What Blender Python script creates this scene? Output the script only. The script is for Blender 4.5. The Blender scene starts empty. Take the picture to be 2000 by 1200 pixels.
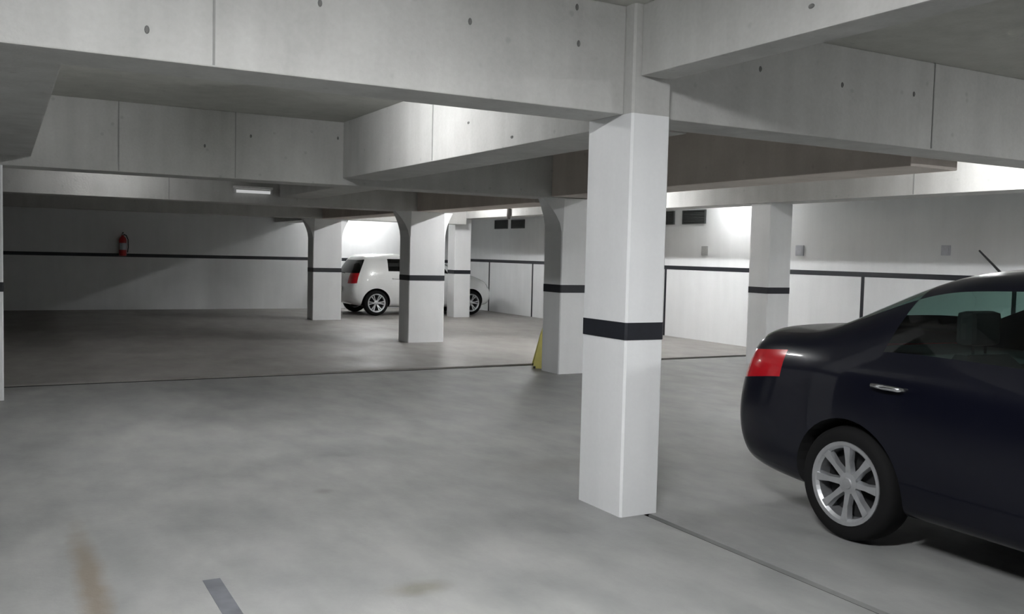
import bpy, bmesh, math, random
from mathutils import Vector, Matrix
random.seed(7)
C = bpy.context.scene.collection
scene = bpy.context.scene
PI = math.pi

# ------------------------------------------------------------------ camera
F_PX, CAM_H = 1808.0, 1.5
YAW, PITCH, ROLL = math.radians(28.9), math.atan(101 / 1808.0), 0.024
_fw0 = Vector((math.sin(YAW), math.cos(YAW), 0)); _rt = Vector((math.cos(YAW), -math.sin(YAW), 0)); _z = Vector((0, 0, 1))
_fw = _fw0 * math.cos(PITCH) - _z * math.sin(PITCH); _up = _z * math.cos(PITCH) + _fw0 * math.sin(PITCH)
CR = _rt * math.cos(ROLL) + _up * math.sin(ROLL); CU = -_rt * math.sin(ROLL) + _up * math.cos(ROLL)
cam = bpy.data.cameras.new('camera'); cam.lens = 36 * F_PX / 2000; cam.sensor_width = 36; cam.clip_start = 0.05
cam_o = bpy.data.objects.new('camera', cam); C.objects.link(cam_o)
M = Matrix((CR, CU, -_fw)).transposed().to_4x4(); M.translation = Vector((0, 0, CAM_H)); cam_o.matrix_world = M
scene.camera = cam_o
def ray(x, y): return _fw + CR * ((x - 1000) / F_PX) - CU * ((y - 600) / F_PX)
def on_y(x, y, Y):
    d = ray(x, y); return Vector((0, 0, CAM_H)) + d * (Y / d.y)
def on_x(x, y, X):
    d = ray(x, y); return Vector((0, 0, CAM_H)) + d * (X / d.x)

# ------------------------------------------------------------------ world, exposure
w = bpy.data.worlds.new('world'); scene.world = w; w.use_nodes = True
w.node_tree.nodes['Background'].inputs[0].default_value = (0.0, 0.0, 0.0, 1)
vs = scene.view_settings
vs.view_transform = 'Standard'; vs.look = 'None'; vs.gamma = 1; vs.use_curve_mapping = False; vs.exposure = 2.8
scene.cycles.use_denoising = True
scene.cycles.max_bounces = 10; scene.cycles.diffuse_bounces = 6
LAMP_COLOUR = (0.985, 0.995, 1.0)

# ------------------------------------------------------------------ materials
def new_mat(name):
    m = bpy.data.materials.new(name); m.use_nodes = True
    nt = m.node_tree; return m, nt, nt.nodes['Principled BSDF']
def plain(name, col, rough=0.5, metal=0.0, coat=0.0, spec=0.5, var=0.06, scale=18):
    m, nt, b = new_mat(name)
    tc = nt.nodes.new('ShaderNodeTexCoord'); n = nt.nodes.new('ShaderNodeTexNoise'); n.inputs['Scale'].default_value = scale
    nt.links.new(tc.outputs['Object'], n.inputs['Vector'])
    r = nt.nodes.new('ShaderNodeValToRGB')
    r.color_ramp.elements[0].position = 0.3; r.color_ramp.elements[1].position = 0.7
    r.color_ramp.elements[0].color = tuple(c * (1 - var) for c in col) + (1,)
    r.color_ramp.elements[1].color = tuple(min(1, c * (1 + var)) for c in col) + (1,)
    nt.links.new(n.outputs['Fac'], r.inputs['Fac']); nt.links.new(r.outputs['Color'], b.inputs['Base Color'])
    b.inputs['Roughness'].default_value = rough; b.inputs['Metallic'].default_value = metal
    b.inputs['Coat Weight'].default_value = coat; b.inputs['Coat Roughness'].default_value = 0.05
    b.inputs['Specular IOR Level'].default_value = spec
    return m
def concrete(name, lo, hi, rough=0.85, streak=(6, 6, 0.7), bump=0.15, spots=True, fine=40.0):
    """board-cast concrete: cloudy blotches, vertical streaks, pores"""
    m, nt, b = new_mat(name); L = nt.links
    g = nt.nodes.new('ShaderNodeNewGeometry')
    n1 = nt.nodes.new('ShaderNodeTexNoise'); n1.inputs['Scale'].default_value = 1.1; n1.inputs['Detail'].default_value = 6; n1.inputs['Roughness'].default_value = 0.62
    L.new(g.outputs['Position'], n1.inputs['Vector'])
    mp = nt.nodes.new('ShaderNodeMapping'); mp.inputs['Scale'].default_value = streak
    L.new(g.outputs['Position'], mp.inputs['Vector'])
    n2 = nt.nodes.new('ShaderNodeTexNoise'); n2.inputs['Scale'].default_value = 1.0; n2.inputs['Detail'].default_value = 4
    L.new(mp.outputs['Vector'], n2.inputs['Vector'])
    n3 = nt.nodes.new('ShaderNodeTexNoise'); n3.inputs['Scale'].default_value = fine; n3.inputs['Detail'].default_value = 3
    L.new(g.outputs['Position'], n3.inputs['Vector'])
    mx = nt.nodes.new('ShaderNodeMath'); mx.operation = 'MULTIPLY_ADD'; mx.inputs[1].default_value = 0.5
    h = nt.nodes.new('ShaderNodeMath'); h.operation = 'MULTIPLY'; h.inputs[1].default_value = 0.35
    L.new(n2.outputs['Fac'], h.inputs[0]); L.new(n1.outputs['Fac'], mx.inputs[0]); L.new(h.outputs[0], mx.inputs[2])
    mx2 = nt.nodes.new('ShaderNodeMath'); mx2.operation = 'MULTIPLY_ADD'; mx2.inputs[1].default_value = 0.15
    L.new(n3.outputs['Fac'], mx2.inputs[0]); L.new(mx.outputs[0], mx2.inputs[2])
    r = nt.nodes.new('ShaderNodeValToRGB'); r.color_ramp.elements[0].position = 0.36; r.color_ramp.elements[1].position = 0.64
    r.color_ramp.elements[0].color = lo + (1,); r.color_ramp.elements[1].color = hi + (1,)
    L.new(mx2.outputs[0], r.inputs['Fac'])
    out = r.outputs['Color']
    if spots:
        v = nt.nodes.new('ShaderNodeTexVoronoi'); v.inputs['Scale'].default_value = 5.5
        L.new(g.outputs['Position'], v.inputs['Vector'])
        lt = nt.nodes.new('ShaderNodeValToRGB'); lt.color_ramp.elements[0].position = 0.05; lt.color_ramp.elements[1].position = 0.12
        lt.color_ramp.elements[0].color = (0.55, 0.55, 0.55, 1); lt.color_ramp.elements[1].color = (1, 1, 1, 1)
        L.new(v.outputs['Distance'], lt.inputs['Fac'])
        mm = nt.nodes.new('ShaderNodeMix'); mm.data_type = 'RGBA'; mm.blend_type = 'MULTIPLY'; mm.inputs['Factor'].default_value = 0.35
        L.new(out, mm.inputs[6]); L.new(lt.outputs['Color'], mm.inputs[7]); out = mm.outputs[2]
    L.new(out, b.inputs['Base Color'])
    b.inputs['Roughness'].default_value = rough
    bp = nt.nodes.new('ShaderNodeBump'); bp.inputs['Strength'].default_value = bump; bp.inputs['Distance'].default_value = 0.01
    L.new(n3.outputs['Fac'], bp.inputs['Height']); L.new(bp.outputs['Normal'], b.inputs['Normal'])
    return m
def floor_mat(name, lo, hi, stain=True):
    m, nt, b = new_mat(name); L = nt.links
    g = nt.nodes.new('ShaderNodeNewGeometry')
    def noise(scale, detail, stretch=(1, 1, 1), rough=0.6, dist=0.0):
        mp = nt.nodes.new('ShaderNodeMapping'); mp.inputs['Scale'].default_value = stretch
        n = nt.nodes.new('ShaderNodeTexNoise'); n.inputs['Scale'].default_value = scale; n.inputs['Detail'].default_value = detail
        n.inputs['Roughness'].default_value = rough; n.inputs['Distortion'].default_value = dist
        L.new(g.outputs['Position'], mp.inputs['Vector']); L.new(mp.outputs['Vector'], n.inputs['Vector']); return n
    n1 = noise(0.75, 6, rough=0.6); n2 = noise(3.2, 5, (1, 0.5, 1)); n3 = noise(30, 3)
    a = nt.nodes.new('ShaderNodeMath'); a.operation = 'MULTIPLY_ADD'; a.inputs[1].default_value = 0.5
    a2 = nt.nodes.new('ShaderNodeMath'); a2.operation = 'MULTIPLY'; a2.inputs[1].default_value = 0.5
    L.new(n2.outputs['Fac'], a.inputs[0]); L.new(n1.outputs['Fac'], a2.inputs[0]); L.new(a2.outputs[0], a.inputs[2])
    r = nt.nodes.new('ShaderNodeValToRGB'); r.color_ramp.elements[0].position = 0.36; r.color_ramp.elements[1].position = 0.63
    r.color_ramp.elements[0].color = lo + (1,); r.color_ramp.elements[1].color = hi + (1,)
    L.new(a.outputs[0], r.inputs['Fac']); out = r.outputs['Color']
    def blot(cx, cy, rx, ry, col, amount, out):
        mp = nt.nodes.new('ShaderNodeMapping'); mp.inputs['Location'].default_value = (-cx / rx, -cy / ry, 0); mp.inputs['Scale'].default_value = (1 / rx, 1 / ry, 0)
        L.new(g.outputs['Position'], mp.inputs['Vector'])
        ln = nt.nodes.new('ShaderNodeVectorMath'); ln.operation = 'LENGTH'; L.new(mp.outputs['Vector'], ln.inputs[0])
        ad = nt.nodes.new('ShaderNodeMath'); ad.operation = 'MULTIPLY_ADD'; ad.inputs[1].default_value = 0.9
        nn = noise(6, 4); L.new(nn.outputs['Fac'], ad.inputs[0]); L.new(ln.outputs['Value'], ad.inputs[2])
        rr = nt.nodes.new('ShaderNodeMapRange'); rr.inputs['From Min'].default_value = 0.75; rr.inputs['From Max'].default_value = 1.6
        rr.inputs['To Min'].default_value = amount; rr.inputs['To Max'].default_value = 0
        L.new(ad.outputs[0], rr.inputs['Value'])
        mm = nt.nodes.new('ShaderNodeMix'); mm.data_type = 'RGBA'; L.new(rr.outputs['Result'], mm.inputs['Factor'])
        L.new(out, mm.inputs[6]); mm.inputs[7].default_value = col + (1,); return mm.outputs[2]
    if stain:
        out = blot(0.34, 4.45, 0.075, 0.95, (0.165, 0.125, 0.085), 0.7, out)      # rusty trail
        out = blot(1.62, 3.75, 0.16, 0.10, (0.13, 0.12, 0.08), 0.5, out)          # oil spots
        out = blot(1.75, 5.55, 0.07, 0.07, (0.12, 0.12, 0.11), 0.5, out)
        out = blot(3.55, 5.6, 0.5, 0.22, (0.19, 0.18, 0.17), 0.4, out)
    L.new(out, b.inputs['Base Color'])
    rr = nt.nodes.new('ShaderNodeMapRange'); rr.inputs['From Min'].default_value = 0.35; rr.inputs['From Max'].default_value = 0.65
    rr.inputs['To Min'].default_value = 0.40; rr.inputs['To Max'].default_value = 0.62
    L.new(n1.outputs['Fac'], rr.inputs['Value']); L.new(rr.outputs['Result'], b.inputs['Roughness'])
    b.inputs['Specular IOR Level'].default_value = 0.27
    bp = nt.nodes.new('ShaderNodeBump'); bp.inputs['Strength'].default_value = 0.12; bp.inputs['Distance'].default_value = 0.01
    L.new(n3.outputs['Fac'], bp.inputs['Height']); L.new(bp.outputs['Normal'], b.inputs['Normal'])
    return m
def emit(name, col, strength):
    m = bpy.data.materials.new(name); m.use_nodes = True; nt = m.node_tree; nt.nodes.clear()
    e = nt.nodes.new('ShaderNodeEmission'); e.inputs[0].default_value = col + (1,); e.inputs[1].default_value = strength
    o = nt.nodes.new('ShaderNodeOutputMaterial'); nt.links.new(e.outputs[0], o.inputs[0]); return m
def glass(name, col, rough=0.02):
    m = bpy.data.materials.new(name); m.use_nodes = True; nt = m.node_tree; nt.nodes.clear()
    t = nt.nodes.new('ShaderNodeBsdfTransparent'); t.inputs[0].default_value = col + (1,)
    g = nt.nodes.new('ShaderNodeBsdfGlossy'); g.inputs['Roughness'].default_value = rough
    lw = nt.nodes.new('ShaderNodeLayerWeight'); pw = nt.nodes.new('ShaderNodeMath'); pw.operation = 'POWER'; pw.inputs[1].default_value = 5
    f = nt.nodes.new('ShaderNodeMath'); f.operation = 'MULTIPLY_ADD'; f.inputs[1].default_value = 0.95; f.inputs[2].default_value = 0.045
    nt.links.new(lw.outputs['Facing'], pw.inputs[0]); nt.links.new(pw.outputs[0], f.inputs[0])
    mx = nt.nodes.new('ShaderNodeMixShader'); o = nt.nodes.new('ShaderNodeOutputMaterial')
    nt.links.new(f.outputs[0], mx.inputs[0]); nt.links.new(t.outputs[0], mx.inputs[1]); nt.links.new(g.outputs[0], mx.inputs[2]); nt.links.new(mx.outputs[0], o.inputs[0])
    return m

PAINT = concrete('white_masonry_paint', (0.74, 0.75, 0.76), (0.82, 0.83, 0.84), rough=0.55, bump=0.06, spots=False)
BEAM = concrete('board_cast_concrete', (0.41, 0.41, 0.397), (0.55, 0.55, 0.535))
BEAM_WARM = concrete('warm_shade_concrete', (0.52, 0.465, 0.425), (0.66, 0.60, 0.55))  # beam concrete warmed and lightened: tone and fill light of the dark bay
SLAB = concrete('slab_concrete', (0.40, 0.40, 0.37), (0.52, 0.52, 0.485))
FLOOR_A = floor_mat('grey_power_floated_concrete', (0.20, 0.203, 0.203), (0.32, 0.32, 0.312))
FLOOR_B = floor_mat('warm_power_floated_concrete', (0.21, 0.20, 0.189), (0.31, 0.297, 0.283), stain=False)
JOINT = plain('joint_bed', (0.010, 0.010, 0.011), 1.0, spec=0.05)
BAND = plain('dark_band_paint', (0.010, 0.012, 0.018), 0.45, var=0.15)
TAPE = plain('grey_line_paint', (0.115, 0.12, 0.135), 0.7, var=0.2, scale=9)
FIN = plain('cement_fin', (0.29, 0.29, 0.28), 0.9)
HOLE = plain('tie_hole_plug', (0.17, 0.17, 0.165), 0.95)
BLACK = plain('black_plastic', (0.012, 0.012, 0.013), 0.45)
RUBBER = plain('tyre_rubber', (0.006, 0.006, 0.0065), 0.85, spec=0.25)
ALLOY = plain('cast_alloy', (0.60, 0.61, 0.63), 0.42, metal=0.85)
CHROME = plain('bright_chrome', (0.75, 0.76, 0.78), 0.15, metal=1.0)
STEEL = plain('grey_steel', (0.32, 0.33, 0.34), 0.45, metal=0.7)
NAVY = plain('navy_car_paint', (0.0025, 0.003, 0.008), 0.30, coat=0.35, spec=0.2, var=0.02)
WHITECAR = plain('white_car_paint', (0.78, 0.79, 0.79), 0.3, coat=1.0, var=0.01)
ARCH = plain('wheel_arch_liner', (0.010, 0.010, 0.011), 0.9)
GLASS = glass('tinted_glass', (0.42, 0.55, 0.52))
DARKGLASS = glass('privacy_glass', (0.05, 0.065, 0.065))
RED = plain('red_lens', (0.45, 0.008, 0.015), 0.15, coat=1.0)
CLEAR = plain('headlamp_lens', (0.6, 0.62, 0.64), 0.1, coat=1.0)
SEAT = plain('charcoal_seat_cloth', (0.02, 0.02, 0.022), 0.9)
EXT_RED = plain('extinguisher_red', (0.42, 0.018, 0.02), 0.3, coat=0.6)
YELLOW = plain('yellow_plastic', (0.52, 0.47, 0.12), 0.45)
PLATE = plain('pale_plate', (0.52, 0.53, 0.58), 0.5)
GREYBOX = plain('grey_plastic', (0.40, 0.40, 0.40), 0.5)
WHITEMETAL = plain('white_enamel', (0.75, 0.75, 0.74), 0.4)
VENTDARK = plain('vent_louvre', (0.07, 0.075, 0.075), 0.6)
NUMBER = plain('number_plate_white', (0.6, 0.6, 0.58), 0.4)

# ------------------------------------------------------------------ mesh helpers
def add_box(bm, a, b, bevel=0.0):
    v = [bm.verts.new((x, y, z)) for x in (a[0], b[0]) for y in (a[1], b[1]) for z in (a[2], b[2])]
    fs = [bm.faces.new([v[i] for i in q]) for q in ((0, 1, 3, 2), (4, 6, 7, 5), (0, 4, 5, 1), (2, 3, 7, 6), (0, 2, 6, 4), (1, 5, 7, 3))]
    if bevel:
        es = list({e for f in fs for e in f.edges})
        bmesh.ops.bevel(bm, geom=es, offset=bevel, segments=2, affect='EDGES', profile=0.6)
    return bm
def box(a, b, bevel=0.0): return add_box(bmesh.new(), a, b, bevel)
def add_lathe(bm, prof, seg=32, mat=None, close=True):
    """profile of (radius, height) turned about local z"""
    rings = []
    for r, h in prof:
        if r < 1e-6: rings.append([bm.verts.new((0, 0, h))])
        else: rings.append([bm.verts.new((r * math.cos(2 * PI * k / seg), r * math.sin(2 * PI * k / seg), h)) for k in range(seg)])
    for A, B in zip(rings, rings[1:]):
        for k in range(seg):
            l = (k + 1) % seg
            q = [A[k % len(A)], A[l % len(A)], B[l % len(B)], B[k % len(B)]]
            u = []
            for x in q:
                if x not in u: u.append(x)
            if len(u) > 2: bm.faces.new(u)
    if mat is not None: bmesh.ops.transform(bm, matrix=mat, verts=[v for R in rings for v in R])
    return bm
def add_tube(bm, pts, r, seg=8):
    pts = [Vector(p) for p in pts]; rings = []
    for i, p in enumerate(pts):
        d = (pts[min(i + 1, len(pts) - 1)] - pts[max(i - 1, 0)]).normalized()
        s = d.cross(Vector((0, 0, 1)) if abs(d.z) < 0.9 else Vector((1, 0, 0))).normalized(); t = d.cross(s)
        rr = r[i] if isinstance(r, (list, tuple)) else r
        rings.append([bm.verts.new(p + (s * math.cos(2 * PI * k / seg) + t * math.sin(2 * PI * k / seg)) * rr) for k in range(seg)])
    for A, B in zip(rings, rings[1:]):
        for k in range(seg): bm.faces.new((A[k], A[(k + 1) % seg], B[(k + 1) % seg], B[k]))
    bm.faces.new(rings[0][::-1]); bm.faces.new(rings[-1]); return bm
def add_loft(bm, loops):
    R = [[bm.verts.new(p) for p in L] for L in loops]
    for A, B in zip(R, R[1:]):
        n = len(A)
        for k in range(n): bm.faces.new((A[k], A[(k + 1) % n], B[(k + 1) % n], B[k]))
    bm.faces.new(R[0][::-1]); bm.faces.new(R[-1]); return bm
def obj(name, bm, mat, parent=None, smooth=False, base=None):
    bmesh.ops.recalc_face_normals(bm, faces=bm.faces)
    if base is not None: bmesh.ops.translate(bm, verts=bm.verts, vec=-Vector(base))
    me = bpy.data.meshes.new(name); bm.to_mesh(me); bm.free()
    me.materials.append(mat)
    if smooth:
        for p in me.polygons: p.use_smooth = True
    o = bpy.data.objects.new(name, me); C.objects.link(o)
    if parent is not None: o.parent = parent
    if base is not None: o.location = base
    return o
def tag(o, label, cat, group=None):
    o['label'] = label; o['category'] = cat
    if group: o['group'] = group
    return o
def thing(name, label, cat, loc=(0, 0, 0), rotz=0.0, group=None):
    o = bpy.data.objects.new(name, None); C.objects.link(o); o.location = loc; o.rotation_euler = (0, 0, rotz); o.empty_display_size = 0.2
    return tag(o, label, cat, group)
def struct(name, bm, mat):
    o = obj(name, bm, mat); o['kind'] = 'structure'; return o

# ------------------------------------------------------------------ setting
X0, X1, Y0, Y1, ZC = -12.0, 11.4, -6.0, 23.5, 2.93
JY, JX = 11.0, 3.31
T = 0.02
fl = struct('floor', box((X0, Y0, -0.25), (X1, Y1, -T)), JOINT)
def slab_poly(pts, mat):
    bm = bmesh.new(); lo = [(x, y, -T) for x, y in pts]; hi = [(x, y, 0) for x, y in pts]
    add_loft(bm, [lo, hi]); return obj('floor_slab', bm, mat, fl)
g, gy = 0.024, 0.10
slab_poly([(X0, JY + gy), (X1, JY + gy), (X1, Y1), (X0, Y1)], FLOOR_B)
slab_poly([(X0, Y0), (JX - g, Y0), (JX - g, 4.5), (JX + g, 4.5), (JX + g, Y0), (X1, Y0), (X1, JY - gy), (X0, JY - gy)], FLOOR_A)
struct('ceiling', box((X0, Y0, ZC), (X1, Y1, ZC + 0.2)), SLAB)
wr = struct('wall_right', box((X1, Y0, -0.25), (X1 + 0.2, Y1 + 0.2, ZC + 0.2)), PAINT)
wb = struct('wall_back', box((X0 - 0.2, Y1, -0.25), (X1, Y1 + 0.2, ZC + 0.2)), PAINT)
struct('wall_left', box((X0 - 0.2, Y0, -0.25), (X0, Y1, ZC + 0.2)), BEAM)
struct('wall_front', box((X0 - 0.2, Y0 - 0.2, -0.25), (X1 + 0.2, Y0, ZC + 0.2)), BEAM)
# painted dado lines and bay dividers
obj('painted_line', box((X1 - 0.003, Y0, 1.30), (X1, Y1, 1.375)), BAND, wr)
for y in (21.95, 19.65, 16.9, 14.45, 12.05, 9.70, 7.3, 4.9, 2.5, 0.1):
    obj('bay_divider_line', box((X1 - 0.003, y - 0.03, 0.0), (X1, y + 0.03, 1.30)), BAND, wr)
obj('painted_line', box((X0, Y1 - 0.003, 1.245), (X1 - 0.003, Y1, 1.325)), BAND, wb)
# short painted bay mark on the floor
tag(obj('painted_floor_mark', box((0.785, 1.0, 0.0), (0.862, 4.25, 0.0012)), TAPE), 'short dark grey painted line ending on the open grey floor', 'floor marking')

# ------------------------------------------------------------------ beams
def beam(name, a, b, label, holes=(), seams=(), axis='x', mat=None):
    """cast beam; holes = pixels of tie holes, seams = pixel columns of form joints on the face towards -y (axis x) or -x (axis y)"""
    t = thing(name, label, 'beam', ((a[0] + b[0]) / 2, (a[1] + b[1]) / 2, a[2]))
    off = -Vector(t.location)
    def child(nm, bm, m):
        bmesh.ops.translate(bm, verts=bm.verts, vec=off); return obj(nm, bm, m, t)
    child('beam_body', box(a, b, 0.008), mat or BEAM)
    for (px, py) in holes:
        bm = bmesh.new()
        if axis == 'x':
            p = on_y(px, py, a[1]); mt = Matrix.Translation((p.x, a[1], p.z)) @ Matrix.Rotation(PI / 2, 4, 'X')
        else:
            p = on_x(px, py, a[0]); mt = Matrix.Translation((a[0], p.y, p.z)) @ Matrix.Rotation(-PI / 2, 4, 'Y')
        add_lathe(bm, [(0, 0.0), (0.006, 0.001), (0.011, 0.002), (0.014, 0.004), (0.017, 0.001), (0.017, -0.004)], 10, mt @ Matrix.Diagonal((0.65, 1.1, 1, 1)))
        child('tie_hole', bm, HOLE)
    for (px, py) in seams:
        if axis == 'x':
            p = on_y(px, py, a[1]); bm = box((p.x - 0.005, a[1] - 0.004, a[2] + 0.01), (p.x + 0.005, a[1] + 0.004, b[2]))
        else:
            p = on_x(px, py, a[0]); bm = box((a[0] - 0.004, p.y - 0.008, a[2] + 0.01), (a[0] + 0.004, p.y + 0.008, b[2]))
        child('formwork_fin', bm, FIN)
    return t
AX0, AX1, AY0, AY1 = 3.12, 3.39, 4.30, 4.75       # column beside the dark car
S1, S2, S3, S4, SL, SM, S6, S9, SN = 2.32, 2.235, 2.19, 2.19, 2.33, 2.31, 2.25, 2.33, 2.53
E_ = 0.001
beam('concrete_beam', (X0, 4.385, S1), (AX0 - E_, 4.75, ZC), 'long pale concrete beam meeting the square white column beside the dark sedan on its open side',
     holes=[(918, 42), (1130, 85), (287, 58), (625, 6), (1127, 14)], seams=[(418, 60)])
beam('concrete_beam', (AX1 + E_, 4.385, S1), (9.5 - E_, 4.75, ZC), 'grey concrete beam running above the dark sedan from the white column towards the wall with vents',
     holes=[(1485, 135), (1645, 166), (1785, 184)], seams=[(1822, 220)])
beam('concrete_beam', (3.17, Y0, SN), (3.385, AY0 - E_, ZC), 'shallow concrete beam with raised underside, over the floor joint by the dark sedan', holes=[(1585, 12)], axis='y')
beam('concrete_beam', (3.33, 4.75 + E_, SM), (3.88, 10.0 - E_, ZC), 'concrete beam behind the sedan column, its side brightly lit by a hidden lamp', axis='y', holes=[(1000, 268), (915, 240)], seams=[(845, 250)])
beam('concrete_beam', (-0.35, 4.75 + E_, SL), (0.25, 10.0 - E_, ZC), 'dark shadowed concrete beam joining the two long parallel beams', axis='y')
beam('concrete_beam', (X0, 10.0, S2), (6.75, 10.42, ZC), 'long concrete beam over the column with the yellow folding sign', holes=[(490, 266), (400, 285), (660, 270)], seams=[(232, 270), (460, 270)])
beam('concrete_beam', (3.75, 10.42 + E_, SM), (4.3, 14.3 - E_, ZC), 'short concrete beam behind the yellow sign row, joining the middle long beams', axis='y')
beam('concrete_beam', (X0, 14.3, S3), (6.62, 14.75, ZC), 'long concrete beam on the middle flared column', seams=[(330, 360)])
beam('concrete_beam', (X0, 19.5, S4), (9.5 - E_, 19.92, ZC), 'farthest long concrete beam, on the flared column nearest the fire extinguisher')
beam('concrete_beam', (6.05, 4.75 + E_, S6), (6.6, 10.0 - E_, ZC), 'brownish unlit concrete beam between the sedan beam and the yellow sign column', axis='y', mat=BEAM_WARM)
beam('concrete_beam', (6.05, 10.42 + E_, S3), (6.6, 14.3 - E_, ZC), 'concrete beam from the yellow sign column to the middle flared column', axis='y', mat=BEAM_WARM)
beam('concrete_beam', (6.05, 14.75 + E_, S3), (6.6, 19.5 - E_, ZC), 'concrete beam between the two farther flared columns', axis='y', mat=BEAM_WARM)
beam('concrete_beam', (6.05, 19.92 + E_, S4), (6.6, Y1, ZC), 'concrete beam behind the tail of the white hatchback, reaching the back wall', axis='y')
beam('concrete_beam', (9.5, Y0, S9), (9.95, Y1, ZC), 'long pale concrete beam running beside the wall with vents', axis='y', seams=[(1785, 350)])

# ------------------------------------------------------------------ columns
def column(a, b, top, label, band=(1.03, 1.13), head=None, flare=0.0, chamfer=0.0):
    cx, cy = (a[0] + b[0]) / 2, (a[1] + b[1]) / 2
    t = thing('concrete_column', label, 'column', (cx, cy, 0))
    hx, hy = (b[0] - a[0]) / 2, (b[1] - a[1]) / 2
    z1 = top - (0.42 if flare else 0.0)
    def rect(z, fx=0.0, c=0.012):
        X, Y = hx + fx, hy
        return [(-X + c, -Y, z), (X - c, -Y, z), (X, -Y + c, z), (X, Y - c, z), (X - c, Y, z), (-X + c, Y, z), (-X, Y - c, z), (-X, -Y + c, z)]
    obj('shaft', add_loft(bmesh.new(), [rect(0), rect(z1)]), PAINT, t)
    bm = bmesh.new(); k = 0.003
    for (z,) in ((band[0],),):
        L0 = [(x * (1 + k / hx), y * (1 + k / hy), zz) for x, y, zz in rect(band[0])]
        L1 = [(x, y, band[1]) for x, y, zz in L0]
        add_loft(bm, [L0, L1])
    obj('painted_band', bm, BAND, t)
    if flare:
        loops = []
        for s in (0, 0.25, 0.5, 0.75, 1.0):
            e = s ** 1.7; X, Y, c = hx + flare * e, hy, 0.012 + chamfer * e
            z = z1 + (top - z1) * s
            loops.append([(-X + c * 1.5, -Y, z), (X - c * 1.5, -Y, z), (X, -Y + c, z), (X, Y - c, z), (X - c * 1.5, Y, z), (-X + c * 1.5, Y, z), (-X, Y - c, z), (-X, -Y + c, z)])
        obj('flared_capital', add_loft(bmesh.new(), loops), PAINT, t)
    if head:
        obj('bare_concrete_head', add_loft(bmesh.new(), [rect(z1), rect(head)]), BEAM, t)
    return t
column((AX0, AY0), (AX1, AY1), S1, 'white square column with dark band standing beside the dark sedan', head=ZC)
column((6.20, 9.97), (6.80, 10.40), S2, 'white flared column with dark band, next to the yellow folding sign', band=(1.04, 1.14), flare=0.20, chamfer=0.14)
column((5.93, 14.31), (6.58, 14.74), S3, 'white flared column with dark band standing between the yellow sign column and the white hatchback', band=(1.04, 1.13), flare=0.20, chamfer=0.14)
column((5.86, 19.51), (6.50, 19.91), S4, 'white flared column with dark band beside the tail of the white hatchback', band=(1.04, 1.13), flare=0.20, chamfer=0.14)
column((9.36, 19.80), (9.78, 20.20), S9, 'slim white column with dark band in front of the white hatchback bonnet', band=(1.03, 1.12))
column((9.55, 9.78), (9.98, 10.18), S9, 'white column with dark band behind the dark sedan, near the wall vents', band=(1.04, 1.13))
column((-0.46, 10.0), (0.012, 10.4), S2, 'white column standing in the dark bay away from both cars', band=(1.04, 1.13))

# ------------------------------------------------------------------ lamps
def lamp(loc, label, power, length=0.62, rot=0.0, wall=None):
    t = thing('batten_lamp', label, 'lamp', loc, rot, None)
    h = length / 2
    obj('lamp_housing', box((-h, -0.045, 0.0), (h, 0.045, 0.035), 0.006), WHITEMETAL, t)
    bm = bmesh.new(); add_lathe(bm, [(0, -h + 0.03), (0.022, -h + 0.03), (0.022, h - 0.03), (0, h - 0.03)], 12, Matrix.Translation((0, 0, -0.045)) @ Matrix.Rotation(PI / 2, 4, 'Y'))
    obj('fluorescent_tube', bm, emit('tube_glow', LAMP_COLOUR, power), t, smooth=True)
    for s in (-1, 1): obj('end_cap', box((s * (h - 0.022) - 0.012, -0.03, -0.075), (s * (h - 0.022) + 0.012, 0.03, 0.0), 0.004), WHITEMETAL, t)
    return t
def panel_lamp(loc, label, power):
    t = thing('panel_lamp', label, 'lamp', loc)
    obj('lamp_housing', box((-0.47, -0.12, 0.0), (0.47, 0.12, 0.035), 0.006), WHITEMETAL, t)
    obj('diffuser', box((-0.45, -0.10, -0.026), (0.45, 0.10, -0.001), 0.004), emit('panel_glow', LAMP_COLOUR, power), t)
ZL = ZC - 0.036
panel_lamp((0.95, 1.85, ZL), 'flat panel lamp on the slab in the bay facing the sedan column', 44)
lamp((1.95, 7.2, ZL), 'fluorescent batten lamp on the slab beside the brightly lit beam', 76, 0.5, PI / 2)
lamp((8.3, 13.0, ZL), 'fluorescent batten lamp on the slab opposite the wall vents', 88, 0.9, PI / 2)
lamp((8.3, 5.6, ZL), 'fluorescent batten lamp on the slab over the far side of the dark sedan', 75, 0.9, PI / 2)
panel_lamp((7.6, 0.2, ZL), 'added flat panel fill lamp on the slab past the nose of the dark sedan', 48)  # added fill lamp, out of view, brightens the beam above the sedan
lamp((8.3, 18.0, ZL), 'fluorescent batten lamp on the slab in front of the white hatchback', 48, 0.9, PI / 2)
lamp((10.85, 12.3, ZL), 'fluorescent batten lamp on the slab close to the wall vents', 34, 0.6, PI / 2)
lamp((8.3, 22.5, ZL), 'fluorescent batten lamp on the slab above the white hatchback', 58, 0.6)
lamp((1.3, 13.3, ZL), 'fluorescent batten lamp on the slab behind the long beam with formwork lines', 11, 0.6)
lamp((3.34, 14.245, 2.41), 'slim added batten glowing faintly as a light streak on the middle long beam', 0.07, 0.58)  # added batten; its faint glow stands in for a patch of light

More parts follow.
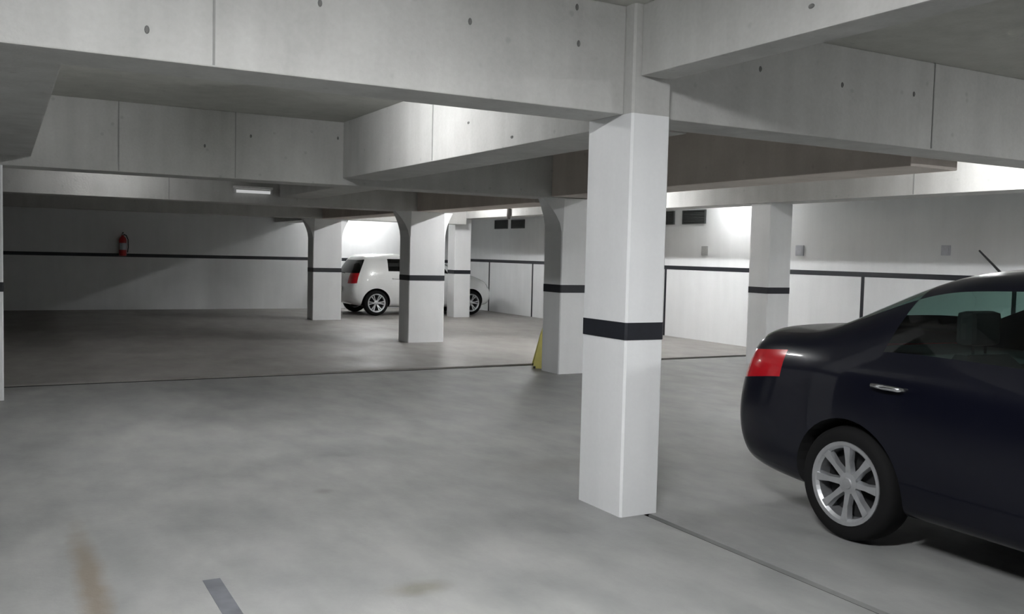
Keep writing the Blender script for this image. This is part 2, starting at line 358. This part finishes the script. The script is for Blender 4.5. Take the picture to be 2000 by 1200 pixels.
# ------------------------------------------------------------------ cars
def evaluated(o):
    dg = bpy.context.evaluated_depsgraph_get(); dg.update()
    return bpy.data.meshes.new_from_object(o.evaluated_get(dg))
def loft_car(stations, kinds, cap_rear, cap_front, arches, paint):
    """half sections (row 0 underside centre ... row 8 roof centre) mirrored, subdivided, wheel arches cut; returns {kind: mesh}"""
    names = ['body_shell', 'arch_liner']
    bm = bmesh.new(); n = len(stations); R = 9
    Vr = [[bm.verts.new(p) for p in st] for st in stations]
    Vl = [[Vr[i][j] if j in (0, R - 1) else bm.verts.new((p[0], -p[1], p[2])) for j, p in enumerate(st)] for i, st in enumerate(stations)]
    def idx(nm):
        if nm not in names: names.append(nm)
        return names.index(nm)
    for i in range(n - 1):
        for j in range(R - 1):
            k = kinds(i, j)
            for side, V in ((1, Vr), (-1, Vl)):
                q = [V[i][j], V[i + 1][j], V[i + 1][j + 1], V[i][j + 1]]
                f = bm.faces.new(q if side > 0 else q[::-1])
                nm = k
                if nm and nm[0] == '*': nm = nm[1:] + ('|r' if side > 0 else '|l')
                f.material_index = idx(nm or 'body_shell')
    for i, cap, flip in ((0, cap_rear, False), (n - 1, cap_front, True)):
        for j in range(R - 1):
            q = [Vr[i][j], Vr[i][j + 1], Vl[i][j + 1], Vl[i][j]]; u = []
            for v in q:
                if v not in u: u.append(v)
            f = bm.faces.new(u[::-1] if flip else u); f.material_index = idx(cap.get(j) or 'body_shell')
    bmesh.ops.recalc_face_normals(bm, faces=bm.faces)
    me = bpy.data.meshes.new('car_work'); bm.to_mesh(me); bm.free()
    for _ in names: me.materials.append(paint)
    o = bpy.data.objects.new('car_work', me); C.objects.link(o)
    sub = o.modifiers.new('s', 'SUBSURF'); sub.levels = 3; sub.render_levels = 3
    cutters = []
    for (ax, az, r) in arches:
        for s in (-1, 1):
            cb = bmesh.new(); add_lathe(cb, [(0, -0.2), (r, -0.2), (r, 0.3), (0, 0.3)], 40, Matrix.Translation((ax, s * 0.80, az)) @ Matrix.Rotation(-s * PI / 2, 4, 'X'))
            bmesh.ops.recalc_face_normals(cb, faces=cb.faces)
            for f in cb.faces: f.material_index = 1
            cm = bpy.data.meshes.new('cut'); cb.to_mesh(cm); cb.free()
            for _ in names: cm.materials.append(paint)
            co = bpy.data.objects.new('cut', cm); C.objects.link(co); cutters.append(co)
            md = o.modifiers.new('b', 'BOOLEAN'); md.operation = 'DIFFERENCE'; md.object = co; md.solver = 'EXACT'
            try: md.material_mode = 'INDEX'
            except Exception: pass
    res = evaluated(o)
    out = {}
    full = bmesh.new(); full.from_mesh(res)
    for k, nm in enumerate(names):
        b2 = full.copy()
        bmesh.ops.delete(b2, geom=[f for f in b2.faces if f.material_index != k], context='FACES')
        if nm == 'arch_liner':
            for q, (ax, az, r) in enumerate(arches):
                for s in (-1, 1):
                    b3 = b2.copy()
                    bmesh.ops.delete(b3, geom=[f for f in b3.faces if abs(f.calc_center_median().x - ax) > r + 0.1 or f.calc_center_median().y * s < 0], context='FACES')
                    m3 = bpy.data.meshes.new(nm); b3.to_mesh(m3); b3.free(); m3.materials.clear()
                    for p in m3.polygons: p.material_index = 0
                    out['arch_liner|%d%d' % (q, s)] = m3
        elif len(b2.faces):
            m2 = bpy.data.meshes.new(nm.split('|')[0]); b2.to_mesh(m2)
            for p in m2.polygons: p.use_smooth = True; p.material_index = 0
            m2.materials.clear(); out[nm] = m2
        b2.free()
    full.free()
    for c in cutters + [o]: bpy.data.objects.remove(c)
    return out
def part_from(me, name, mat, parent):
    me.name = name; me.materials.append(mat)
    o = bpy.data.objects.new(name, me); C.objects.link(o); o.parent = parent; return o
_wheel = {}
def wheel_meshes(key, R, rr, width, spokes, twin):
    """tyre, rim and hub about local y axis, outer face towards -y"""
    rot = Matrix.Rotation(PI / 2, 4, 'X'); w = width / 2
    t = add_lathe(bmesh.new(), [(rr - 0.005, -w + 0.01), (rr + 0.02, -w), (R - 0.025, -w), (R - 0.006, -w + 0.02), (R, -w + 0.05), (R, w - 0.05), (R - 0.006, w - 0.02), (R - 0.025, w), (rr + 0.02, w), (rr - 0.005, w - 0.01)], 48, rot)
    ring = add_lathe(bmesh.new(), [(rr - 0.03, -w + 0.02), (rr - 0.03, w - 0.02), (rr - 0.016, w - 0.004), (rr + 0.004, w), (rr + 0.008, w - 0.012), (rr - 0.004, w - 0.03)], 48, rot)
    for k in range(spokes):
        for d in ((-0.10, 0.10) if twin else (0,)):
            a = 2 * PI * k / spokes + (d if twin else 0) * 1.6; hw0, hw1 = (0.012, 0.019) if twin else (0.017, 0.031)
            p0, p1 = 0.045, rr - 0.022
            def sp(r, hw, y0, y1, ang):
                c, s_ = math.cos(ang), math.sin(ang); out = []
                for q, yy in ((-hw, y0), (hw, y0), (hw * 0.7, y1), (-hw * 0.7, y1)):
                    out.append((r * c - q * s_, -yy, r * s_ + q * c))
                return out
            add_loft(ring, [sp(p0, hw0 * 1.5, w - 0.06, w - 0.030, a - d * 0.5), sp((p0 + p1) / 2, hw0 * 1.15, w - 0.05, w - 0.017, a - d * 0.2), sp(p1, hw1, w - 0.04, w - 0.008, a)])
    hub = add_lathe(bmesh.new(), [(0, w - 0.014), (0.028, w - 0.016), (0.032, w - 0.022), (0.058, w - 0.028), (0.062, w - 0.06), (0, w - 0.06)], 24, rot)
    disc = add_lathe(bmesh.new(), [(0, 0.0), (rr - 0.035, 0.0), (rr - 0.035, -0.02), (0, -0.02)], 32, rot)
    out = []
    for nm, b, m in (('tyre', t, RUBBER), ('rim', ring, ALLOY), ('hub_cap', hub, ALLOY), ('brake_disc', disc, ARCH)):
        bmesh.ops.recalc_face_normals(b, faces=b.faces)
        me = bpy.data.meshes.new(nm); b.to_mesh(me); b.free(); me.materials.append(m)
        if nm in ('tyre',):
            for p in me.polygons: p.use_smooth = True
        out.append((nm, me))
    return out
def add_wheels(car, axles, track, R, rr, width, spokes, twin=False):
    ms = wheel_meshes(None, R, rr, width, spokes, twin)
    for ax in axles:
        for s in (-1, 1):
            root = bpy.data.objects.new('wheel', ms[0][1]); C.objects.link(root); root.parent = car
            root.location = (ax, s * (track - width / 2), R); root.rotation_euler = (0, 0, 0 if s < 0 else PI)
            for nm, me in ms[1:]:
                q = bpy.data.objects.new(nm, me); C.objects.link(q); q.parent = root
def seat(car, x, y, wid=0.46):
    """one seat, facing +x: cushion and a reclined back with a headrest"""
    b = bmesh.new(); add_box(b, (x - 0.05, y - wid / 2, 0.36), (x + 0.45, y + wid / 2, 0.52), 0.05)
    top = [(-0.22, 1.02), (-0.10, 1.02)]
    L = []
    for z, xb, hw, th in ((0.46, -0.02, wid / 2, 0.07), (0.75, -0.10, wid / 2, 0.065), (0.98, -0.17, wid / 2 * 0.85, 0.055), (1.05, -0.19, wid / 2 * 0.6, 0.035)):
        L.append([(x + xb - th, y - hw, z), (x + xb + th, y - hw, z), (x + xb + th, y + hw, z), (x + xb - th, y + hw, z)])
    add_loft(b, L); o = obj('seat', b, SEAT, car)
    h = bmesh.new(); add_box(h, (x - 0.265, y - 0.125, 1.09), (x - 0.165, y + 0.125, 1.27), 0.035)
    for s in (-0.05, 0.05): add_tube(h, [(x - 0.205, y + s, 1.03), (x - 0.21, y + s, 1.11)], 0.007, 6)
    obj('headrest', h, SEAT, o)
def mirror(car, x, y, z, s, paint):
    b = bmesh.new(); L = []
    for q, k in ((0.0, 0.3), (0.04, 0.75), (0.10, 1.0), (0.17, 0.95), (0.205, 0.6)):
        L.append([(x - 0.055 * k, s * (y + q), z + 0.075 * k), (x + 0.07 * k, s * (y + q), z + 0.055 * k), (x + 0.08 * k, s * (y + q), z - 0.04 * k), (x - 0.055 * k, s * (y + q), z - 0.06 * k)])
    add_loft(b, L); o = obj('door_mirror', b, paint, car)
    obj('mirror_glass', box((x - 0.058, min(s * (y + 0.05), s * (y + 0.18)), z - 0.045), (x - 0.0555, max(s * (y + 0.05), s * (y + 0.18)), z + 0.06)), CHROME, o)

# ---- navy sedan: rear at x = 0, nose towards +x
def sedan():
    P = []
    def st(xs, ys, zs): P.append([(x, y, z) for x, y, z in zip(xs, ys, zs)])
    def full(x, n): return [x] * n
    st([.08, .08, .02, -.04, -.01, .05, .09, .08, .08], [0, .52, .63, .66, .65, .62, .57, .30, 0], [.29, .28, .31, .52, .775, .965, 1.08, 1.095, 1.10])
    st([.18, .18, .11, .07, .10, .15, .20, .18, .18], [0, .66, .80, .84, .82, .785, .70, .34, 0], [.22, .23, .29, .54, .795, .965, 1.085, 1.11, 1.115])
    st([.50, .50, .48, .46, .46, .48, .50, .48, .47], [0, .72, .83, .865, .85, .805, .73, .36, 0], [.19, .19, .26, .55, .87, .995, 1.095, 1.12, 1.125])
    st([.85, .85, .85, .84, .82, .82, .66, .63, .62], [0, .72, .835, .865, .86, .815, .71, .36, 0], [.18, .18, .25, .55, .885, 1.0, 1.12, 1.145, 1.15])
    st([1.15, 1.15, 1.15, 1.14, 1.13, 1.12, 1.28, 1.22, 1.20], [0, .72, .835, .865, .86, .82, .605, .33, 0], [.18, .18, .24, .55, .88, 1.0, 1.42, 1.46, 1.47])
    st([1.50, 1.50, 1.50, 1.48, 1.46, 1.44, 1.58, 1.57, 1.57], [0, .72, .835, .865, .86, .82, .615, .34, 0], [.18, .18, .23, .54, .87, .995, 1.45, 1.495, 1.505])
    st([2.02, 2.02, 2.02, 2.02, 2.02, 2.02, 2.03, 2.03, 2.03], [0, .72, .835, .865, .86, .82, .62, .35, 0], [.18, .18, .22, .53, .85, .98, 1.465, 1.52, 1.53])
    st([2.12, 2.12, 2.12, 2.12, 2.12, 2.12, 2.12, 2.12, 2.12], [0, .72, .835, .865, .86, .82, .62, .35, 0], [.18, .18, .22, .53, .845, .975, 1.465, 1.52, 1.53])
    st([3.02, 3.02, 3.02, 3.03, 3.05, 3.06, 2.74, 2.68, 2.66], [0, .72, .835, .865, .855, .81, .605, .34, 0], [.18, .18, .22, .52, .81, .95, 1.43, 1.48, 1.49])
    st([3.22, 3.22, 3.22, 3.24, 3.26, 3.28, 3.42, 3.50, 3.52], [0, .72, .835, .865, .85, .80, .68, .35, 0], [.18, .18, .22, .52, .80, .93, .985, 1.01, 1.02])
    st([3.85, 3.85, 3.85, 3.86, 3.86, 3.86, 3.86, 3.87, 3.88], [0, .72, .82, .855, .83, .77, .62, .33, 0], [.20, .20, .25, .52, .75, .87, .93, .955, .96])
    st([4.24, 4.24, 4.26, 4.26, 4.24, 4.22, 4.22, 4.25, 4.27], [0, .62, .73, .77, .74, .69, .56, .30, 0], [.22, .22, .28, .50, .66, .76, .83, .86, .865])
    st([4.38, 4.38, 4.42, 4.455, 4.42, 4.36, 4.33, 4.36, 4.37], [0, .46, .54, .58, .57, .55, .48, .26, 0], [.26, .26, .31, .48, .62, .72, .79, .81, .815])
    def kinds(i, j):
        if j in (6, 7):
            if i == 3: return 'rear_window'
            if i == 8: return 'windscreen'
            if i in (4, 5, 6, 7): return 'roof_panel'
            if i in (9, 10, 11): return 'bonnet'
            return 'boot_lid'
        if j == 5:
            if i == 4: return '*quarter_window'
            if i == 5: return '*side_window_rear'
            if i == 7: return '*side_window'
        if j == 4 and i in (0, 1): return '*tail_light'
        if j == 4 and i == 11: return '*headlight'
        if j in (2, 3, 4):
            if i in (4, 5): return '*rear_door'
            if i in (6, 7): return '*front_door'
            if i == 0: return 'rear_bumper'
        if j in (2, 3) and i == 1: return 'rear_bumper'
        return None
    parts = loft_car(P, kinds, {2: 'rear_bumper', 3: 'rear_bumper', 4: 'boot_lid', 5: 'boot_lid', 6: 'boot_lid', 7: 'boot_lid'}, {}, [(0.97, 0.31, 0.355), (3.57, 0.31, 0.355)], NAVY)
    car = thing('sedan_car', 'dark navy sedan with alloy wheels parked beside the square column', 'car', (4.825, 4.42, 0), -PI / 2)
    for nm, me in parts.items():
        b = nm.split('|')[0]
        m = {'rear_window': GLASS, 'windscreen': GLASS, 'quarter_window': GLASS, 'side_window_rear': GLASS, 'side_window': GLASS, 'tail_light': RED, 'headlight': CLEAR, 'arch_liner': ARCH}.get(b, NAVY)
        part_from(me, {'side_window_rear': 'side_window'}.get(b, b), m, car)
    add_wheels(car, (0.97, 3.57), 0.845, 0.31, 0.222, 0.19, 8)
    for y in (-0.36, 0.36): seat(car, 2.45, y, 0.48)
    for y in (-0.40, 0.40): seat(car, 1.62, y, 0.56)
    obj('parcel_shelf', box((0.45, -0.745, 0.955), (1.42, 0.745, 0.985), 0.006), SEAT, car)
    obj('rear_bulkhead', box((1.30, -0.70, 0.25), (1.34, 0.70, 0.955)), SEAT, car)
    obj('dashboard', box((3.0, -0.62, 0.62), (3.3, 0.62, 0.86), 0.04), SEAT, car)
    for s in (-1, 1):
        for x, z in ((1.12, 0.872), (2.18, 0.855)):
            b = bmesh.new(); add_tube(b, [(x, s * 0.845, z), (x + 0.03, s * 0.878, z), (x + 0.11, s * 0.886, z), (x + 0.19, s * 0.878, z - 0.002), (x + 0.22, s * 0.845, z - 0.002)], [0.010, 0.014, 0.015, 0.014, 0.010], 8)
            o = obj('door_handle', b, CHROME, car, smooth=True); o['label'] = 'chrome door handle'
        mirror(car, 2.98, 0.80, 1.0, s, NAVY)
    b = bmesh.new(); add_lathe(b, [(0.0, 0.035), (0.016, 0.03), (0.028, 0.0), (0.028, -0.03), (0, -0.03)], 14, Matrix.Translation((1.27, 0, 1.435)))
    an = obj('antenna', b, BLACK, car, smooth=True)
    obj('antenna_rod', add_tube(bmesh.new(), [(1.265, 0, 1.45), (1.20, 0, 1.51), (1.11, 0, 1.59)], [0.008, 0.006, 0.005], 6), BLACK, an)
    obj('number_plate', box((-0.004, -0.18, 0.62), (0.012, 0.18, 0.76), 0.004), NUMBER, car)
    return car
sedan()

# ---- white hatchback: rear at x = 0, nose towards +x
def hatch():
    P = []
    def st(xs, ys, zs): P.append([(x, y, z) for x, y, z in zip(xs, ys, zs)])
    st([.12, .12, .07, .00, .05, .10, .34, .42, .45], [0, .48, .58, .62, .61, .58, .50, .30, 0], [.30, .28, .34, .54, .75, .96, 1.42, 1.47, 1.48])
    st([.26, .26, .21, .15, .18, .24, .46, .50, .52], [0, .62, .74, .78, .76, .72, .58, .32, 0], [.22, .22, .31, .54, .75, .96, 1.44, 1.505, 1.515])
    st([.46, .46, .44, .40, .40, .44, .60, .62, .63], [0, .70, .80, .83, .81, .775, .60, .33, 0], [.19, .19, .28, .56, .85, 1.03, 1.45, 1.52, 1.53])
    st([.98, .98, .98, .97, .94, .90, .92, .92, .92], [0, .70, .81, .84, .83, .79, .61, .34, 0], [.18, .18, .26, .56, .86, 1.02, 1.46, 1.535, 1.545])
    st([1.72, 1.72, 1.72, 1.72, 1.70, 1.68, 1.66, 1.66, 1.66], [0, .70, .81, .84, .83, .79, .615, .34, 0], [.18, .18, .24, .55, .85, 1.01, 1.465, 1.54, 1.55])
    st([1.80, 1.80, 1.80, 1.80, 1.79, 1.78, 1.75, 1.75, 1.75], [0, .70, .81, .84, .83, .79, .615, .34, 0], [.18, .18, .24, .55, .85, 1.01, 1.465, 1.54, 1.55])
    st([2.62, 2.62, 2.62, 2.63, 2.66, 2.68, 2.32, 2.26, 2.24], [0, .70, .81, .84, .825, .78, .60, .34, 0], [.18, .18, .23, .53, .82, .98, 1.42, 1.49, 1.50])
    st([2.80, 2.80, 2.80, 2.82, 2.85, 2.88, 3.00, 3.06, 3.08], [0, .70, .81, .84, .82, .77, .66, .35, 0], [.18, .18, .23, .53, .81, .95, 1.0, 1.02, 1.03])
    st([3.35, 3.35, 3.35, 3.36, 3.36, 3.36, 3.36, 3.38, 3.39], [0, .70, .79, .83, .79, .73, .60, .32, 0], [.20, .20, .26, .52, .75, .87, .94, .965, .97])
    st([3.66, 3.66, 3.68, 3.70, 3.67, 3.63, 3.61, 3.64, 3.66], [0, .60, .69, .73, .69, .64, .54, .29, 0], [.22, .22, .29, .50, .66, .76, .83, .86, .865])
    st([3.76, 3.76, 3.81, 3.85, 3.82, 3.77, 3.72, 3.75, 3.76], [0, .44, .52, .55, .54, .50, .45, .25, 0], [.27, .27, .33, .49, .63, .73, .80, .82, .825])
    def kinds(i, j):
        if j in (6, 7):
            if i == 6: return 'windscreen'
            if i in (0, 1, 2, 3, 4, 5): return 'roof_panel'
            return 'bonnet'
        if j == 5 and i == 0: return 'rear_window'
        if j == 5 and i == 3: return '*side_window_rear'
        if j == 5 and i == 5: return '*side_window'
        if j == 4 and i == 0: return '*tail_light'
        if j == 4 and i == 9: return '*headlight'
        if j in (2, 3, 4):
            if i == 3: return '*rear_door'
            if i in (4, 5): return '*front_door'
            if i == 0 and j < 4: return 'rear_bumper'
        return None
    P = [[(x, y, z if z < 1 else 1 + (z - 1) * 0.86) for x, y, z in q] for q in P]
    parts = loft_car(P, kinds, {2: 'rear_bumper', 3: 'rear_bumper', 4: 'tailgate', 5: 'rear_window', 6: 'tailgate', 7: 'tailgate'}, {}, [(0.66, 0.30, 0.345), (3.14, 0.30, 0.345)], WHITECAR)
    car = thing('hatchback_car', 'small white hatchback with dark rear window parked by the lit back wall', 'car', (7.07, 21.42, 0), 0.0)
    for nm, me in parts.items():
        b = nm.split('|')[0]
        m = {'rear_window': DARKGLASS, 'windscreen': GLASS, 'side_window_rear': DARKGLASS, 'side_window': DARKGLASS, 'tail_light': RED, 'headlight': CLEAR, 'arch_liner': ARCH}.get(b, WHITECAR)
        part_from(me, {'side_window_rear': 'side_window'}.get(b, b), m, car)
    add_wheels(car, (0.66, 3.14), 0.825, 0.30, 0.215, 0.185, 6, True)
    for y in (-0.35, 0.35): seat(car, 1.95, y, 0.48)
    for y in (-0.36, 0.36): seat(car, 1.05, y, 0.52)
    obj('dashboard', box((2.60, -0.60, 0.62), (2.88, 0.60, 0.88), 0.04), SEAT, car)
    for s in (-1, 1):
        for x, z in ((1.05, 0.88), (1.86, 0.87)):
            b = bmesh.new(); add_tube(b, [(x, s * 0.815, z), (x + 0.03, s * 0.845, z), (x + 0.16, s * 0.845, z), (x + 0.19, s * 0.815, z)], 0.012, 8)
            obj('door_handle', b, WHITECAR, car, smooth=True)
        mirror(car, 2.62, 0.77, 1.03, s, WHITECAR)
    obj('number_plate', box((-0.006, -0.2, 0.55), (0.02, 0.2, 0.67), 0.004), NUMBER, car)
    b = bmesh.new(); add_tube(b, [(0.12, -0.10, 0.985), (0.04, 0.05, 1.01), (0.10, 0.28, 1.03)], 0.008, 6)
    obj('rear_wiper', b, BLACK, car)
    return car
hatch()

# ------------------------------------------------------------------ fire extinguisher on the back wall
def extinguisher(x, z):
    t = thing('fire_extinguisher', 'red fire extinguisher hanging on the dark back wall above the painted line', 'fire extinguisher', (x, Y1 - 0.115, z))
    obj('cylinder_body', add_lathe(bmesh.new(), [(0, 0.0), (0.07, 0.0), (0.085, 0.012), (0.085, 0.37), (0.075, 0.41), (0.045, 0.445), (0.03, 0.46), (0.03, 0.48), (0, 0.48)], 28), EXT_RED, t, smooth=True)
    v = obj('valve', add_lathe(bmesh.new(), [(0, 0.48), (0.024, 0.48), (0.024, 0.52), (0.014, 0.53), (0, 0.53)], 14), STEEL, t)
    obj('lever', add_loft(bmesh.new(), [[(-0.012, 0, 0.525), (0.012, 0, 0.525), (0.012, 0, 0.533), (-0.012, 0, 0.533)], [(-0.012, -0.07, 0.545), (0.012, -0.07, 0.545), (0.012, -0.07, 0.553), (-0.012, -0.07, 0.553)], [(-0.010, -0.12, 0.54), (0.010, -0.12, 0.54), (0.010, -0.12, 0.548), (-0.010, -0.12, 0.548)]]), BLACK, v)
    obj('hose', add_tube(bmesh.new(), [(0.02, -0.02, 0.50), (0.07, -0.05, 0.48), (0.11, -0.05, 0.38), (0.115, -0.04, 0.2), (0.10, -0.04, 0.08)], 0.012, 8), BLACK, t, smooth=True)
    obj('wall_bracket', box((-0.03, 0.07, 0.30), (0.03, 0.114, 0.40), 0.004), STEEL, t)
    obj('label_panel', add_loft(bmesh.new(), [[(0.0862 * math.cos(a), 0.0862 * math.sin(a), z_) for a in [math.radians(210 + 12 * k) for k in range(11)]] + [(0.0845 * math.cos(a), 0.0845 * math.sin(a), z_) for a in [math.radians(330 - 12 * k) for k in range(11)]] for z_ in (0.14, 0.30)]), PLATE, t)
extinguisher(2.48, 1.27)

# ------------------------------------------------------------------ yellow folding sign behind the column foot
def folding_sign(loc, rz):
    t = thing('folding_sign', 'yellow plastic folding floor sign at the foot of a white column', 'sign', loc, rz)
    for s in (-1, 1):
        L = []
        for z, hw in ((0.0, 0.20), (0.06, 0.19), (0.45, 0.10), (0.54, 0.07), (0.56, 0.045)):
            y = s * (0.17 * (1 - z / 0.56) + 0.012)
            L.append([(-hw, y - 0.008, z), (hw, y - 0.008, z), (hw, y + 0.008, z), (-hw, y + 0.008, z)])
        p = obj('sign_panel', add_loft(bmesh.new(), L), YELLOW, t)
        for q in (-1, 1):
            yy = s * 0.182
            obj('foot', box((q * 0.18 - 0.015, yy - 0.016, 0.0), (q * 0.18 + 0.015, yy + 0.016, 0.03), 0.004), BLACK, p)
    obj('hinge_rod', add_tube(bmesh.new(), [(-0.055, 0, 0.55), (0.055, 0, 0.55)], 0.009, 8), BLACK, t)
folding_sign((6.46, 10.68, 0), math.radians(-28))

# ------------------------------------------------------------------ wall vents and plates
def vent(y0, y1, z0, z1, label):
    t = thing('wall_vent', label, 'vent', (X1, (y0 + y1) / 2, z0), 0, None)
    h, H = (y1 - y0) / 2, z1 - z0
    obj('vent_back', box((-0.012, -h + 0.01, 0.01), (-0.004, h - 0.01, H - 0.01)), BLACK, t)
    for a, b in (((-0.03, -h, 0), (-0.002, h, 0.025)), ((-0.03, -h, H - 0.025), (-0.002, h, H)), ((-0.03, -h, 0.025), (-0.002, -h + 0.025, H - 0.025)), ((-0.03, h - 0.025, 0.025), (-0.002, h, H - 0.025))):
        obj('frame_bar', box(a, b), VENTDARK, t)
    for k in range(6):
        z = 0.035 + (H - 0.07) * (k + 0.5) / 6
        obj('slat', add_loft(bmesh.new(), [[(-0.028, yy, z - 0.012), (-0.025, yy, z - 0.014), (-0.012, yy, z + 0.012), (-0.015, yy, z + 0.014)] for yy in (-h + 0.025, h - 0.025)]), VENTDARK, t)
for y0, y1, z0, z1, lab in ((13.31, 13.97, 2.17, 2.43, 'dark louvred vent on the white wall, the one next to the brightest patch'), (14.22, 14.88, 2.17, 2.43, 'dark louvred vent on the white wall, showing just past the sedan column'),
                            (20.09, 20.76, 2.18, 2.40, 'small dark vent high on the wall past the hanging conduit'), (20.97, 21.66, 2.18, 2.41, 'small dark vent high on the wall, nearer the white hatchback')):
    vent(y0, y1, z0, z1, lab)
def wall_plate(y, z, mat, label, cat, name, s=0.085):
    t = thing(name, label, cat, (X1, y, z))
    obj('plate_body', box((-0.022, -s, -s), (-0.001, s, s), 0.006), mat, t)
    obj('plate_cover', box((-0.026, -s * 0.7, -s * 0.7), (-0.021, s * 0.7, s * 0.7), 0.002), mat, t)
wall_plate(13.31, 1.67, GREYBOX, 'small grey switch box on the white wall below the vent', 'switch box', 'switch_box')
wall_plate(10.98, 1.69, PLATE, 'small pale plate on the wall just past the column by the vents', 'plate', 'wall_plate')
wall_plate(8.31, 1.71, PLATE, 'small bluish plate on the wall above the sedan roof', 'plate', 'wall_plate', 0.07)

# ------------------------------------------------------------------ conduit on the far beam, box on the column side
t = thing('conduit_drop', 'short dark conduit with reddish box on the beam beside the vent wall', 'conduit', (9.5, 17.38, S9))
obj('conduit_pipe', add_tube(bmesh.new(), [(-0.045, 0, -0.06), (-0.045, 0, 0.30)], 0.04, 10), plain('dull_conduit', (0.12, 0.11, 0.105), 0.6), t, smooth=True)
obj('conduit_box', box((-0.12, -0.10, 0.28), (-0.001, 0.10, 0.42), 0.01), plain('rusty_red_box', (0.13, 0.06, 0.055), 0.6), t)
t = thing('junction_box', 'small black box fixed high on the side of the sedan column', 'box', (AX1, 4.62, 2.20))
obj('box_body', box((0.0005, -0.035, -0.035), (0.035, 0.035, 0.04), 0.005), BLACK, t)
obj('cable_gland', add_tube(bmesh.new(), [(0.018, 0, 0.038), (0.018, 0, 0.075)], 0.010, 8), BLACK, t)
